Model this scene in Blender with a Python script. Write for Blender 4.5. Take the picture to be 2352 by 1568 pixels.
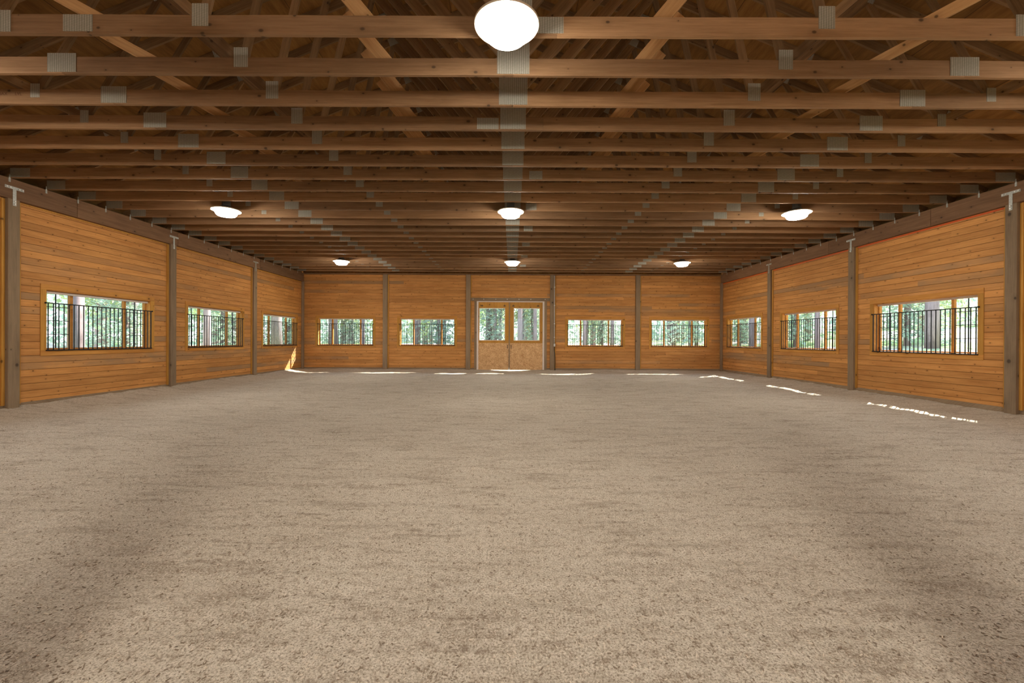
import bpy, math, random
import numpy as np
from mathutils import Vector, Matrix, Euler

random.seed(7)
for o in list(bpy.data.objects):
    bpy.data.objects.remove(o)
sc = bpy.context.scene
COL = sc.collection

# ------------------------------------------------------------------ camera
EYE = 1.35
FPX = 976.0
cam_d = bpy.data.cameras.new('camera')
cam_d.sensor_width = 36.0
cam_d.sensor_fit = 'HORIZONTAL'
cam_d.lens = FPX / 2352.0 * 36.0
cam_d.clip_start = 0.05
cam_d.clip_end = 400
cam = bpy.data.objects.new('camera', cam_d)
COL.objects.link(cam)
cam.location = (0, 0, EYE)
# level lens, a hair of downward pitch and a quarter degree of roll
cam.rotation_euler = (Matrix.Rotation(math.radians(90 - 0.12), 3, 'X')
                      @ Matrix.Rotation(0.0045, 3, 'Z')).to_euler()
sc.camera = cam

# ------------------------------------------------------------------ render look
sc.view_settings.view_transform = 'Standard'
sc.view_settings.look = 'None'
sc.view_settings.gamma = 1.0
sc.view_settings.use_curve_mapping = False
sc.view_settings.exposure = 0.0
cy = sc.cycles
cy.max_bounces = 8
cy.diffuse_bounces = 5
cy.glossy_bounces = 3
cy.transmission_bounces = 4
cy.transparent_max_bounces = 16
cy.sample_clamp_indirect = 6.0
cy.caustics_reflective = False
cy.caustics_refractive = False
cy.use_denoising = True

# ------------------------------------------------------------------ world and sun
SKY_STRENGTH = 4.2
SUN_STRENGTH = 26.0
LAMP_EMIT = 108.0
world = bpy.data.worlds.new('sky')
sc.world = world
world.use_nodes = True
wn = world.node_tree
bg = wn.nodes['Background']
tc = wn.nodes.new('ShaderNodeTexCoord')
sp = wn.nodes.new('ShaderNodeSeparateXYZ')
wn.links.new(tc.outputs['Generated'], sp.inputs[0])
cr = wn.nodes.new('ShaderNodeValToRGB')
cr.color_ramp.elements[0].position = 0.0
cr.color_ramp.elements[0].color = (0.86, 0.93, 0.95, 1)
cr.color_ramp.elements[1].position = 0.6
cr.color_ramp.elements[1].color = (0.36, 0.56, 0.88, 1)
wn.links.new(sp.outputs['Z'], cr.inputs[0])
wn.links.new(cr.outputs[0], bg.inputs['Color'])
bg.inputs['Strength'].default_value = SKY_STRENGTH

sun_d = bpy.data.lights.new('sun', 'SUN')
sun_d.energy = SUN_STRENGTH
sun_d.angle = math.radians(0.55)
sun_d.color = (1.0, 0.95, 0.86)
sun = bpy.data.objects.new('sun', sun_d)
COL.objects.link(sun)
sun.rotation_euler = Vector((-1.04, -0.95, -1.0)).to_track_quat('-Z', 'Y').to_euler()
sun.location = (20, 20, 20)

# ------------------------------------------------------------------ material helpers
class NT:
    def __init__(s, name):
        s.m = bpy.data.materials.new(name)
        s.m.use_nodes = True
        s.t = s.m.node_tree
        s.b = s.t.nodes['Principled BSDF']
        s.out = s.t.nodes['Material Output']
    def n(s, kind, **kw):
        nd = s.t.nodes.new('ShaderNode' + kind)
        for k, v in kw.items():
            setattr(nd, k, v)
        return nd
    def l(s, a, b):
        s.t.links.new(a, b)
    def set(s, sock, v):
        if hasattr(v, 'links'):
            s.l(v, sock)
        else:
            sock.default_value = v
    def math(s, op, a, b=0.0, c=None):
        nd = s.n('Math', operation=op)
        s.set(nd.inputs[0], a)
        s.set(nd.inputs[1], b)
        if c is not None:
            s.set(nd.inputs[2], c)
        return nd.outputs[0]
    def comb(s, x, y, z):
        nd = s.n('CombineXYZ')
        s.set(nd.inputs[0], x); s.set(nd.inputs[1], y); s.set(nd.inputs[2], z)
        return nd.outputs[0]
    def noise(s, vec, scale=1.0, detail=3.0, rough=0.55):
        nd = s.n('TexNoise')
        s.l(vec, nd.inputs['Vector'])
        nd.inputs['Scale'].default_value = scale
        nd.inputs['Detail'].default_value = detail
        nd.inputs['Roughness'].default_value = rough
        return nd.outputs['Fac']
    def rng(s, v, a, b, c=0.0, d=1.0):
        nd = s.n('MapRange')
        s.set(nd.inputs[0], v)
        for i, q in enumerate((a, b, c, d)):
            nd.inputs[i + 1].default_value = q
        return nd.outputs[0]
    def mix(s, f, a, b, mode='MIX'):
        nd = s.n('Mix', data_type='RGBA', blend_type=mode)
        s.set(nd.inputs[0], f)
        for sock, v in ((nd.inputs[6], a), (nd.inputs[7], b)):
            if hasattr(v, 'links'):
                s.l(v, sock)
            else:
                sock.default_value = (*v, 1) if len(v) == 3 else v
        return nd.outputs[2]
    def xyz(s, kind='Object'):
        t = s.n('TexCoord')
        p = s.n('SeparateXYZ')
        s.l(t.outputs[kind], p.inputs[0])
        return p.outputs
    def done(s, col, rough=0.7, bump=None, dist=0.01, strength=0.5, spec=0.3):
        if hasattr(col, 'links'):
            s.l(col, s.b.inputs['Base Color'])
        else:
            s.b.inputs['Base Color'].default_value = (*col, 1)
        s.set(s.b.inputs['Roughness'], rough)
        s.b.inputs['Specular IOR Level'].default_value = spec
        if bump is not None:
            bn = s.n('Bump')
            bn.inputs['Distance'].default_value = dist
            bn.inputs['Strength'].default_value = strength
            s.l(bump, bn.inputs['Height'])
            s.l(bn.outputs[0], s.b.inputs['Normal'])
        return s.m


def wood(name, light, dark, axis='X', grain=1.0, knots=True, vary=0.25, boards=None, grey=None, knot_scale=3.0,
         blotch=0.5, rough=0.7):
    """axis: direction the grain runs. boards=(pitch, offset, length): a tone per board row in Z."""
    s = NT(name)
    p = s.xyz('Object')
    oi = s.n('ObjectInfo')
    r = s.math('MULTIPLY', oi.outputs['Random'], 37.0) if boards is None else 0.0
    idx = 'XYZ'.index(axis)
    u = s.math('ADD', p[idx], r)
    oth = [i for i in range(3) if i != idx]
    v = s.math('ADD', s.math('ADD', p[oth[1]], s.math('MULTIPLY', p[oth[0]], 0.83)), r)
    if boards:
        pitch, off, length = boards
        v = p[2]
        row = s.math('FLOOR', s.math('DIVIDE', s.math('SUBTRACT', v, off), pitch))
        wn1 = s.n('TexWhiteNoise', noise_dimensions='1D'); s.l(row, wn1.inputs['W'])
        seg = s.math('FLOOR', s.math('ADD', s.math('DIVIDE', u, length), s.math('MULTIPLY', wn1.outputs['Value'], 9.0)))
        side = s.math('SIGN', p[0 if axis == 'Y' else 1])
        wn2 = s.n('TexWhiteNoise', noise_dimensions='3D'); s.l(s.comb(row, seg, side), wn2.inputs['Vector'])
        tone = wn2.outputs['Value']
        wn3 = s.n('TexWhiteNoise', noise_dimensions='3D'); s.l(s.comb(seg, side, row), wn3.inputs['Vector'])
        tone2 = wn3.outputs['Value']
        uo = s.math('ADD', u, s.math('MULTIPLY', tone, 31.0))
    else:
        tone = oi.outputs['Random']
        wn2 = s.n('TexWhiteNoise', noise_dimensions='1D'); s.l(s.math('MULTIPLY', tone, 91.7), wn2.inputs['W'])
        tone2 = wn2.outputs['Value']
        uo = u
    g = s.noise(s.comb(s.math('MULTIPLY', uo, 1.6 * grain), s.math('MULTIPLY', v, 42 * grain), tone), 1.0, 4.0, 0.65)
    bl = s.noise(s.comb(s.math('MULTIPLY', uo, 1.1), s.math('MULTIPLY', v, 5.0), tone), 1.0, 3.0, 0.6)
    fine = s.noise(s.comb(s.math('MULTIPLY', uo, 14), s.math('MULTIPLY', v, 260), tone), 1.0, 2.0, 0.6)
    f = s.math('ADD', s.math('MULTIPLY', s.rng(g, 0.35, 0.65), 0.55), s.math('MULTIPLY', s.rng(bl, 0.35, 0.68), blotch))
    f = s.math('ADD', f, s.math('MULTIPLY', s.rng(fine, 0.4, 0.6), 0.12))
    c = s.mix(f, light, dark)
    # per board tone
    k = s.rng(tone, 0, 1, 1 - vary, 1 + vary * 0.45)
    c = s.mix(1.0, c, s.comb(k, k, k), 'MULTIPLY')
    if grey is not None:
        c = s.mix(s.math('MULTIPLY', s.rng(tone2, 0.72, 0.98), s.rng(bl, 0.3, 0.6, 0.2, 0.9)), c, grey)
    if knots:
        vo = s.n('TexVoronoi', voronoi_dimensions='2D')
        s.l(s.comb(s.math('MULTIPLY', uo, 0.9), s.math('MULTIPLY', v, 1.35), 0.0), vo.inputs['Vector'])
        vo.inputs['Scale'].default_value = knot_scale
        ws = s.n('SeparateColor'); s.l(vo.outputs['Color'], ws.inputs[0])
        rad = s.rng(ws.outputs[0], 0.2, 1.0, 0.015, 0.062)
        kk = s.rng(s.math('DIVIDE', vo.outputs['Distance'], rad), 0.55, 1.15, 0.85, 0.0)
        halo = s.rng(s.math('DIVIDE', vo.outputs['Distance'], rad), 1.0, 3.5, 0.28, 0.0)
        c = s.mix(halo, c, tuple(x * 0.55 for x in dark))
        c = s.mix(kk, c, tuple(x * 0.22 for x in dark))
    return s.done(c, rough, s.math('ADD', g, fine), 0.002, 0.4)


def plain(name, col, rough=0.5, metal=0.0, var=0.12, scale=12.0):
    s = NT(name)
    t = s.n('TexCoord')
    nz = s.noise(t.outputs['Object'], scale, 3.0)
    c = s.mix(s.rng(nz, 0.3, 0.7), tuple(x * (1 - var) for x in col), tuple(min(1, x * (1 + var)) for x in col))
    s.b.inputs['Metallic'].default_value = metal
    return s.done(c, rough)


M = {}
ORL, ORD = (0.72, 0.35, 0.105), (0.46, 0.195, 0.05)
PITCH = 0.1335
M['siding_side'] = wood('pine_siding_side', ORL, ORD, 'Y', boards=(PITCH, 0.09, 6.3), grey=(0.33, 0.20, 0.10), vary=0.20, knot_scale=3.6)
M['siding_back'] = wood('pine_siding_back', ORL, ORD, 'X', boards=(PITCH, 0.09, 6.3), grey=(0.33, 0.20, 0.10), vary=0.20, knot_scale=3.6)
M['casing'] = wood('pine_casing', (0.66, 0.32, 0.075), (0.46, 0.19, 0.035), 'X', vary=0.12, knot_scale=1.4)
M['batten'] = wood('pine_batten', (0.60, 0.31, 0.06), (0.42, 0.19, 0.03), 'Z', vary=0.1, knot_scale=2.0)
M['post'] = wood('weathered_post', (0.33, 0.235, 0.145), (0.21, 0.145, 0.088), 'Z', vary=0.15, knot_scale=1.6, rough=0.85)
M['beam'] = wood('dark_beam', (0.28, 0.155, 0.08), (0.17, 0.09, 0.045), 'Y', vary=0.2, knots=True, knot_scale=2.5, rough=0.8)
M['chord'] = wood('truss_chord', (0.42, 0.24, 0.12), (0.26, 0.14, 0.062), 'X', vary=0.28, knot_scale=2.3)
M['web'] = wood('truss_web', (0.32, 0.19, 0.09), (0.18, 0.10, 0.044), 'X', vary=0.35, knot_scale=2.6)
M['brace'] = wood('truss_brace', (0.66, 0.40, 0.18), (0.46, 0.25, 0.10), 'X', vary=0.15, knot_scale=2.6)
M['kick'] = wood('dusty_board', (0.34, 0.25, 0.16), (0.24, 0.165, 0.10), 'X', vary=0.15, knots=False, rough=0.9)
M['under'] = plain('wall_backing', (0.10, 0.05, 0.02), 0.9)
M['black_iron'] = plain('black_iron', (0.012, 0.013, 0.014), 0.45, 0.3)
M['red_strip'] = plain('orange_red_strip', (0.62, 0.10, 0.015), 0.6)
M['white_vinyl'] = plain('pale_vinyl', (0.72, 0.62, 0.54), 0.45, 0.0, 0.04)
M['rail_white'] = plain('white_rail', (0.80, 0.72, 0.66), 0.5, 0.0, 0.03)
M['steel'] = plain('galvanised_steel', (0.44, 0.45, 0.41), 0.45, 0.4, 0.2, 60.0)
M['bolt'] = plain('bolt_head', (0.75, 0.72, 0.66), 0.35, 0.5)
M['pipe'] = plain('grey_pipe', (0.62, 0.60, 0.56), 0.4)
M['black_rubber'] = plain('black_cable', (0.02, 0.02, 0.02), 0.6)
M['housing'] = plain('lamp_housing', (0.10, 0.095, 0.09), 0.5)
M['lamp_rim'] = plain('lamp_rim', (0.72, 0.62, 0.48), 0.4, 0.3)
M['bark'] = wood('tree_bark', (0.42, 0.33, 0.32), (0.22, 0.16, 0.155), 'Z', vary=0.3, knots=False, rough=0.95)
M['shed'] = plain('blue_grey_siding', (0.16, 0.24, 0.32), 0.8)


M['chip_light'] = plain('pale_shaving', (0.66, 0.57, 0.45), 0.9)
M['chip_dark'] = plain('dark_shaving', (0.27, 0.21, 0.15), 0.9)


def mat_plate():
    s = NT('truss_plate_metal')
    p = s.xyz('Object')
    w = s.n('TexWave'); w.wave_type = 'BANDS'; w.bands_direction = 'X'
    t = s.n('TexCoord'); s.l(t.outputs['Object'], w.inputs['Vector'])
    w.inputs['Scale'].default_value = 16.0
    w.inputs['Distortion'].default_value = 0.0
    st = s.rng(s.math('SINE', s.math('MULTIPLY', p[0], 2 * math.pi / 0.024)), -0.4, 0.9)
    hz = s.rng(s.math('SINE', s.math('ADD', s.math('MULTIPLY', p[2], 2 * math.pi / 0.016), s.math('MULTIPLY', p[0], 100.0))), -0.2, 0.9)
    nz = s.noise(t.outputs['Object'], 40.0, 3.0)
    f = s.math('MULTIPLY', s.math('ADD', s.math('MULTIPLY', st, 0.5), s.math('MULTIPLY', hz, 0.35)), s.rng(nz, 0.3, 0.7, 0.6, 1.1))
    c = s.mix(f, (0.27, 0.255, 0.20), (0.60, 0.57, 0.48))
    s.b.inputs['Metallic'].default_value = 0.25
    return s.done(c, 0.5, f, 0.003, 0.5, 0.5)
M['plate'] = mat_plate()


def mat_sheath():
    s = NT('plywood_sheathing')
    p = s.xyz('Object')
    # 8 x 4 ft panels, long side along the slope's width
    i = s.math('FLOOR', s.math('DIVIDE', p[0], 1.22))
    j = s.math('FLOOR', s.math('ADD', s.math('DIVIDE', p[1], 2.44), s.math('MULTIPLY', i, 0.5)))
    wn2 = s.n('TexWhiteNoise', noise_dimensions='2D'); s.l(s.comb(i, j, 0.0), wn2.inputs['Vector'])
    g = s.noise(s.comb(s.math('MULTIPLY', p[0], 9.0), s.math('MULTIPLY', p[1], 1.3), wn2.outputs['Value']), 1.0, 5.0, 0.7)
    c = s.mix(s.rng(g, 0.3, 0.7), (0.36, 0.18, 0.05), (0.18, 0.078, 0.018))
    k = s.rng(wn2.outputs['Value'], 0, 1, 0.7, 1.15)
    c = s.mix(1.0, c, s.comb(k, k, k), 'MULTIPLY')
    fx = s.math('FRACT', s.math('DIVIDE', p[0], 1.22))
    c = s.mix(s.rng(fx, 0.0, 0.012, 1.0, 0.0), c, (0.04, 0.02, 0.01))
    return s.done(c, 0.8, g, 0.002, 0.3)
M['sheath'] = mat_sheath()


def mat_osb():
    s = NT('chipboard_panel')
    p = s.xyz('Object')
    vec = s.comb(p[0], p[2], 0.0)
    vo = s.n('TexVoronoi', voronoi_dimensions='2D'); s.l(vec, vo.inputs['Vector'])
    vo.inputs['Scale'].default_value = 48.0
    ws = s.n('SeparateColor'); s.l(vo.outputs['Color'], ws.inputs[0])
    nz = s.noise(vec, 5.0, 4.0)
    f = s.math('ADD', s.math('MULTIPLY', ws.outputs[0], 0.6), s.math('MULTIPLY', s.rng(nz, 0.3, 0.7), 0.4))
    c = s.mix(f, (0.42, 0.19, 0.06), (0.86, 0.58, 0.30))
    return s.done(c, 0.75)
M['osb'] = mat_osb()


def mat_glass():
    s = NT('window_glass')
    tr = s.n('BsdfTransparent'); tr.inputs[0].default_value = (0.95, 0.97, 0.96, 1)
    gl = s.n('BsdfGlossy'); gl.inputs['Roughness'].default_value = 0.02
    mx = s.n('MixShader'); mx.inputs[0].default_value = 0.03
    s.l(tr.outputs[0], mx.inputs[1]); s.l(gl.outputs[0], mx.inputs[2])
    s.l(mx.outputs[0], s.out.inputs['Surface'])
    return s.m
M['glass'] = mat_glass()


def mat_lamp(k=1.0):
    s = NT('glowing_acrylic_bowl')
    s.b.inputs['Base Color'].default_value = (0.9, 0.9, 0.88, 1)
    s.b.inputs['Emission Color'].default_value = (1.0, 0.93, 0.84, 1)
    s.b.inputs['Emission Strength'].default_value = LAMP_EMIT * k
    return s.m
M['lamp'] = mat_lamp()
M['added_bright_lamp'] = mat_lamp(4.5)  # stronger glow for the unseen lamp added to throw the floor bands


def mat_sand():
    s = NT('arena_sand')
    p = s.xyz('Object')
    t = s.n('TexCoord')
    o = t.outputs['Object']
    vflat = s.comb(p[0], p[1], 0.0)
    big = s.noise(s.comb(s.math('MULTIPLY', p[0], 0.55), s.math('MULTIPLY', p[1], 0.9), 0.0), 1.0, 4.0, 0.6)
    streak = s.noise(s.comb(s.math('MULTIPLY', p[0], 1.8), s.math('MULTIPLY', p[1], 7.0), 3.0), 1.0, 5.0, 0.65)
    mid = s.noise(vflat, 22.0, 4.0, 0.7)
    fine = s.noise(vflat, 95.0, 4.0, 0.8)
    c = s.mix(s.rng(big, 0.3, 0.7), (0.62, 0.555, 0.44), (0.52, 0.455, 0.35))
    c = s.mix(s.rng(streak, 0.50, 0.66, 0.0, 0.75), c, (0.31, 0.25, 0.18))  # dark streaks paint ripple shading into the sand colour
    c = s.mix(s.rng(mid, 0.5, 0.66, 0.0, 0.75), c, (0.34, 0.265, 0.19))
    c = s.mix(s.rng(mid, 0.5, 0.3, 0.0, 0.5), c, (0.74, 0.65, 0.54))
    c = s.mix(s.rng(fine, 0.51, 0.61, 0.0, 0.85), c, (0.19, 0.14, 0.095))
    c = s.mix(s.rng(fine, 0.47, 0.36, 0.0, 0.75), c, (0.85, 0.76, 0.64))
    band = s.noise(s.comb(s.math('MULTIPLY', p[0], 0.9), s.math('MULTIPLY', p[1], 12.0), 8.0), 1.0, 5.0, 0.68)  # thinner dark lines, more ripple shade put into the colour
    c = s.mix(s.math('MULTIPLY', s.math('MULTIPLY', s.rng(band, 0.55, 0.66, 0.0, 0.9), s.rng(big, 0.36, 0.6, 0.3, 1.0)), s.rng(mid, 0.4, 0.62, 0.15, 1.0)), c, (0.23, 0.175, 0.125))
    # dark flecks: small droppings and bark chips
    vo = s.n('TexVoronoi', voronoi_dimensions='2D')
    s.l(s.comb(s.math('MULTIPLY', p[0], 1.0), s.math('MULTIPLY', p[1], 1.6), 0.0), vo.inputs['Vector'])
    vo.inputs['Scale'].default_value = 9.0
    ws = s.n('SeparateColor'); s.l(vo.outputs['Color'], ws.inputs[0])
    rad = s.rng(ws.outputs[0], 0.72, 1.0, 0.0, 0.075)
    fl = s.rng(s.math('SUBTRACT', vo.outputs['Distance'], rad), -0.02, 0.01, 0.85, 0.0)
    c = s.mix(fl, c, (0.09, 0.06, 0.04))
    h = s.math('ADD', s.math('MULTIPLY', mid, 0.9), s.math('MULTIPLY', fine, 0.35))
    h = s.math('ADD', h, s.math('MULTIPLY', streak, 1.6))
    return s.done(c, 0.95, h, 0.02, 0.75, 0.1)
M['sand'] = mat_sand()


def mat_ground():
    s = NT('forest_ground')
    p = s.xyz('Object')
    vflat = s.comb(p[0], p[1], 0.0)
    a = s.noise(vflat, 0.13, 4.0, 0.6)
    b = s.noise(vflat, 2.0, 4.0, 0.7)
    c = s.mix(s.rng(a, 0.42, 0.56), (0.62, 0.52, 0.47), (0.32, 0.40, 0.14))
    c = s.mix(s.rng(b, 0.35, 0.7, 0.0, 0.5), c, (0.16, 0.15, 0.09))
    return s.done(c, 0.95, b, 0.05, 0.4, 0.1)
M['ground'] = mat_ground()


def mat_leaf(name, a, b):
    s = NT(name)
    t = s.n('TexCoord')
    nz = s.noise(t.outputs['Object'], 2.2, 4.0, 0.7)
    oi = s.n('ObjectInfo')
    c = s.mix(s.rng(nz, 0.3, 0.7), a, b)
    k = s.rng(oi.outputs['Random'], 0, 1, 0.75, 1.2)
    c = s.mix(1.0, c, s.comb(k, k, k), 'MULTIPLY')
    # leaves pass some light
    s.done(c, 0.7)
    tr = s.n('BsdfTranslucent'); s.l(c, tr.inputs[0])
    mx = s.n('MixShader'); mx.inputs[0].default_value = 0.35
    s.l(s.b.outputs[0], mx.inputs[1]); s.l(tr.outputs[0], mx.inputs[2])
    s.l(mx.outputs[0], s.out.inputs['Surface'])
    return s.m
M['needle'] = mat_leaf('conifer_needles', (0.30, 0.40, 0.29), (0.60, 0.68, 0.56))
M['leaf'] = mat_leaf('broad_leaves', (0.40, 0.50, 0.22), (0.66, 0.74, 0.44))


def mat_ink(name, col):
    s = NT(name)
    return s.done(col, 0.8)
M['ink'] = mat_ink('lumber_stamp_ink', (0.16, 0.07, 0.035))

# ------------------------------------------------------------------ mesh helpers
class MB:
    def __init__(s):
        s.v, s.f, s.mi = [], [], []
    def quad(s, pts, mi=0):
        n = len(s.v); s.v += [tuple(p) for p in pts]
        s.f.append(tuple(range(n, n + len(pts)))); s.mi.append(mi)
    def box(s, x0, x1, y0, y1, z0, z1, mi=0):
        n = len(s.v)
        s.v += [(x0, y0, z0), (x1, y0, z0), (x1, y1, z0), (x0, y1, z0), (x0, y0, z1), (x1, y0, z1), (x1, y1, z1), (x0, y1, z1)]
        for q in ((0, 3, 2, 1), (4, 5, 6, 7), (0, 1, 5, 4), (1, 2, 6, 5), (2, 3, 7, 6), (3, 0, 4, 7)):
            s.f.append(tuple(n + i for i in q)); s.mi.append(mi)
    def prism(s, poly, y0, y1, mi=0):
        """poly in xz (counter-clockwise seen from -y), extruded along y"""
        n = len(s.v); k = len(poly)
        s.v += [(x, y0, z) for x, z in poly] + [(x, y1, z) for x, z in poly]
        s.f.append(tuple(n + i for i in range(k))); s.mi.append(mi)
        s.f.append(tuple(n + k + i for i in reversed(range(k)))); s.mi.append(mi)
        for i in range(k):
            j = (i + 1) % k
            s.f.append((n + j, n + i, n + k + i, n + k + j)); s.mi.append(mi)
    def tube(s, pts, r, seg=8, mi=0, cap=True):
        n0 = len(s.v)
        pts = [Vector(p) for p in pts]
        rr = r if isinstance(r, (list, tuple)) else [r] * len(pts)
        for i, p in enumerate(pts):
            d = (pts[min(i + 1, len(pts) - 1)] - pts[max(i - 1, 0)]).normalized()
            a = d.cross(Vector((0, 0, 1)) if abs(d.z) < 0.9 else Vector((1, 0, 0))).normalized()
            b = d.cross(a)
            for k in range(seg):
                t = 2 * math.pi * k / seg
                s.v.append(tuple(p + (a * math.cos(t) + b * math.sin(t)) * rr[i]))
        for i in range(len(pts) - 1):
            for k in range(seg):
                k2 = (k + 1) % seg
                s.f.append((n0 + i * seg + k, n0 + i * seg + k2, n0 + (i + 1) * seg + k2, n0 + (i + 1) * seg + k)); s.mi.append(mi)
        if cap:
            s.f.append(tuple(n0 + k for k in reversed(range(seg)))); s.mi.append(mi)
            e = n0 + (len(pts) - 1) * seg
            s.f.append(tuple(e + k for k in range(seg))); s.mi.append(mi)
    def lathe(s, prof, seg=40, mi=0):
        n0 = len(s.v)
        for r, z in prof:
            for k in range(seg):
                t = 2 * math.pi * k / seg
                s.v.append((r * math.cos(t), r * math.sin(t), z))
        for i in range(len(prof) - 1):
            for k in range(seg):
                k2 = (k + 1) % seg
                s.f.append((n0 + i * seg + k, n0 + i * seg + k2, n0 + (i + 1) * seg + k2, n0 + (i + 1) * seg + k)); s.mi.append(mi)
    def mesh(s, name, mats, smooth=False):
        me = bpy.data.meshes.new(name)
        me.from_pydata(s.v, [], s.f)
        for m in (mats if isinstance(mats, (list, tuple)) else [mats]):
            me.materials.append(m)
        if len(set(s.mi)) > 1:
            me.polygons.foreach_set('material_index', s.mi)
        if smooth:
            me.polygons.foreach_set('use_smooth', [True] * len(me.polygons))
        me.update()
        return me
    def build(s, name, mats, parent=None, smooth=False, loc=None, rot=None):
        return link(name, s.mesh(name, mats, smooth), parent, loc, rot)


def link(name, me, parent=None, loc=None, rot=None):
    o = bpy.data.objects.new(name, me)
    COL.objects.link(o)
    if parent is not None:
        o.parent = parent
    if loc is not None:
        o.location = loc
    if rot is not None:
        o.rotation_euler = rot
    return o


def bevel(o, w=0.003, seg=1):
    m = o.modifiers.new('bevel', 'BEVEL')
    m.width = w; m.segments = seg; m.limit_method = 'ANGLE'
    return o


def tag(o, label=None, cat=None, group=None, kind=None):
    if label: o['label'] = label
    if cat: o['category'] = cat
    if group: o['group'] = group
    if kind: o['kind'] = kind
    return o


def empty(name, loc=(0, 0, 0), rz=0.0, parent=None):
    o = bpy.data.objects.new(name, None)
    o.empty_display_size = 0.2
    COL.objects.link(o)
    o.location = loc
    o.rotation_euler = (0, 0, rz)
    if parent: o.parent = parent
    return o


def rects_minus(u0, u1, z0, z1, holes):
    """split a rectangle around rectangular holes"""
    out = [(u0, u1, z0, z1)]
    for (a, b, c, d) in holes:
        nxt = []
        for (p, q, r, t) in out:
            if b <= p or a >= q or d <= r or c >= t:
                nxt.append((p, q, r, t)); continue
            if r < c: nxt.append((p, q, r, c))
            if t > d: nxt.append((p, q, d, t))
            lo, hi = max(r, c), min(t, d)
            if p < a: nxt.append((p, a, lo, hi))
            if q > b: nxt.append((b, q, lo, hi))
        out = nxt
    return out

# ------------------------------------------------------------------ dimensions
HX = 9.22            # siding face of the side walls
BX = 9.14            # post and beam face of the side walls
YB = 18.73           # siding face of the far wall
YBP = 18.65          # post face of the far wall
YF = -7.0            # near wall behind the camera
ZC = 4.27            # underside of trusses
WT = 0.20            # wall thickness
SILL, HEAD = 1.11, 2.325
WW = 2.44
PITCHES = 0.417
POST_Y = [0.51, 4.17, 7.80, 11.48, 15.14]
WIN_Y = [5.97, 9.62, 13.30, 16.95]
POST_X = [-5.58, -1.93, 1.77, 5.53]
WIN_X = [-7.34, -3.74, 3.66, 7.36]
DOOR = (-1.56, 1.42, 0.0, 3.08)

# ------------------------------------------------------------------ floor
def hash_noise(x, y, seed=0):
    xi = np.floor(x).astype(np.int64); yi = np.floor(y).astype(np.int64)
    xf = x - xi; yf = y - yi
    xf = xf * xf * (3 - 2 * xf); yf = yf * yf * (3 - 2 * yf)
    def h(a, b):
        n = (a * 374761393 + b * 668265263 + seed * 974634777) & 0xffffffff
        n = ((n ^ (n >> 13)) * 1274126177) & 0xffffffff
        return ((n ^ (n >> 16)) & 0xffff) / 65535.0
    return (h(xi, yi) * (1 - xf) + h(xi + 1, yi) * xf) * (1 - yf) + (h(xi, yi + 1) * (1 - xf) + h(xi + 1, yi + 1) * xf) * yf

def floor_height(X, Y):
    Z = 0.030 * (hash_noise(X * 0.45, Y * 0.6, 1) - 0.5)
    Z += 0.026 * (hash_noise(X * 1.1, Y * 3.0, 2) - 0.5)
    Z += 0.024 * (hash_noise(X * 1.9 + 0.4 * np.sin(Y * 2), Y * 8.0, 3) - 0.5)
    Z += 0.012 * (hash_noise(X * 7.0, Y * 16.0, 4) - 0.5)
    Z += 0.007 * (hash_noise(X * 17.0, Y * 26.0, 6) - 0.5)
    dw = np.minimum(BX + 0.1 - np.abs(X), YB - Y)
    bank = np.clip(1 - dw / 1.0, 0, 1) ** 2
    bank_h = 0.03 + 0.09 * hash_noise(X * 0.35 + 7, Y * 0.35 + 3, 5)
    # scooped low in front of the double door
    door = np.exp(-((X + 0.05) / 1.3) ** 2) * np.clip(1 - (YB - Y) / 1.6, 0, 1)
    Z += bank * bank_h * (1 - door) + door * (0.045 * np.minimum(1.0, ((X - 0.02) / 0.95) ** 4) - 0.01)
    return Z

def build_floor():
    xs = np.linspace(-HX - 0.05, HX + 0.05, 390)
    ys = np.concatenate([np.arange(YF - 0.1, 0.5, 0.12), np.arange(0.5, 6, 0.03), np.arange(6, YB + 0.12, 0.06)])
    X, Y = np.meshgrid(xs, ys)
    Z = floor_height(X, Y)
    nx, ny = len(xs), len(ys)
    co = np.stack([X, Y, Z], -1).reshape(-1, 3)
    i = np.arange(nx * ny).reshape(ny, nx)
    f = np.stack([i[:-1, :-1], i[:-1, 1:], i[1:, 1:], i[1:, :-1]], -1).reshape(-1, 4)
    me = bpy.data.meshes.new('floor')
    me.vertices.add(len(co)); me.vertices.foreach_set('co', co.ravel())
    me.loops.add(f.size); me.loops.foreach_set('vertex_index', f.ravel())
    me.polygons.add(len(f)); me.polygons.foreach_set('loop_start', np.arange(0, f.size, 4))
    me.update(calc_edges=True)
    me.polygons.foreach_set('use_smooth', np.ones(len(f), bool))
    me.materials.append(M['sand'])
    o = link('floor', me)
    tag(o, kind='structure')
build_floor()

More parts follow.
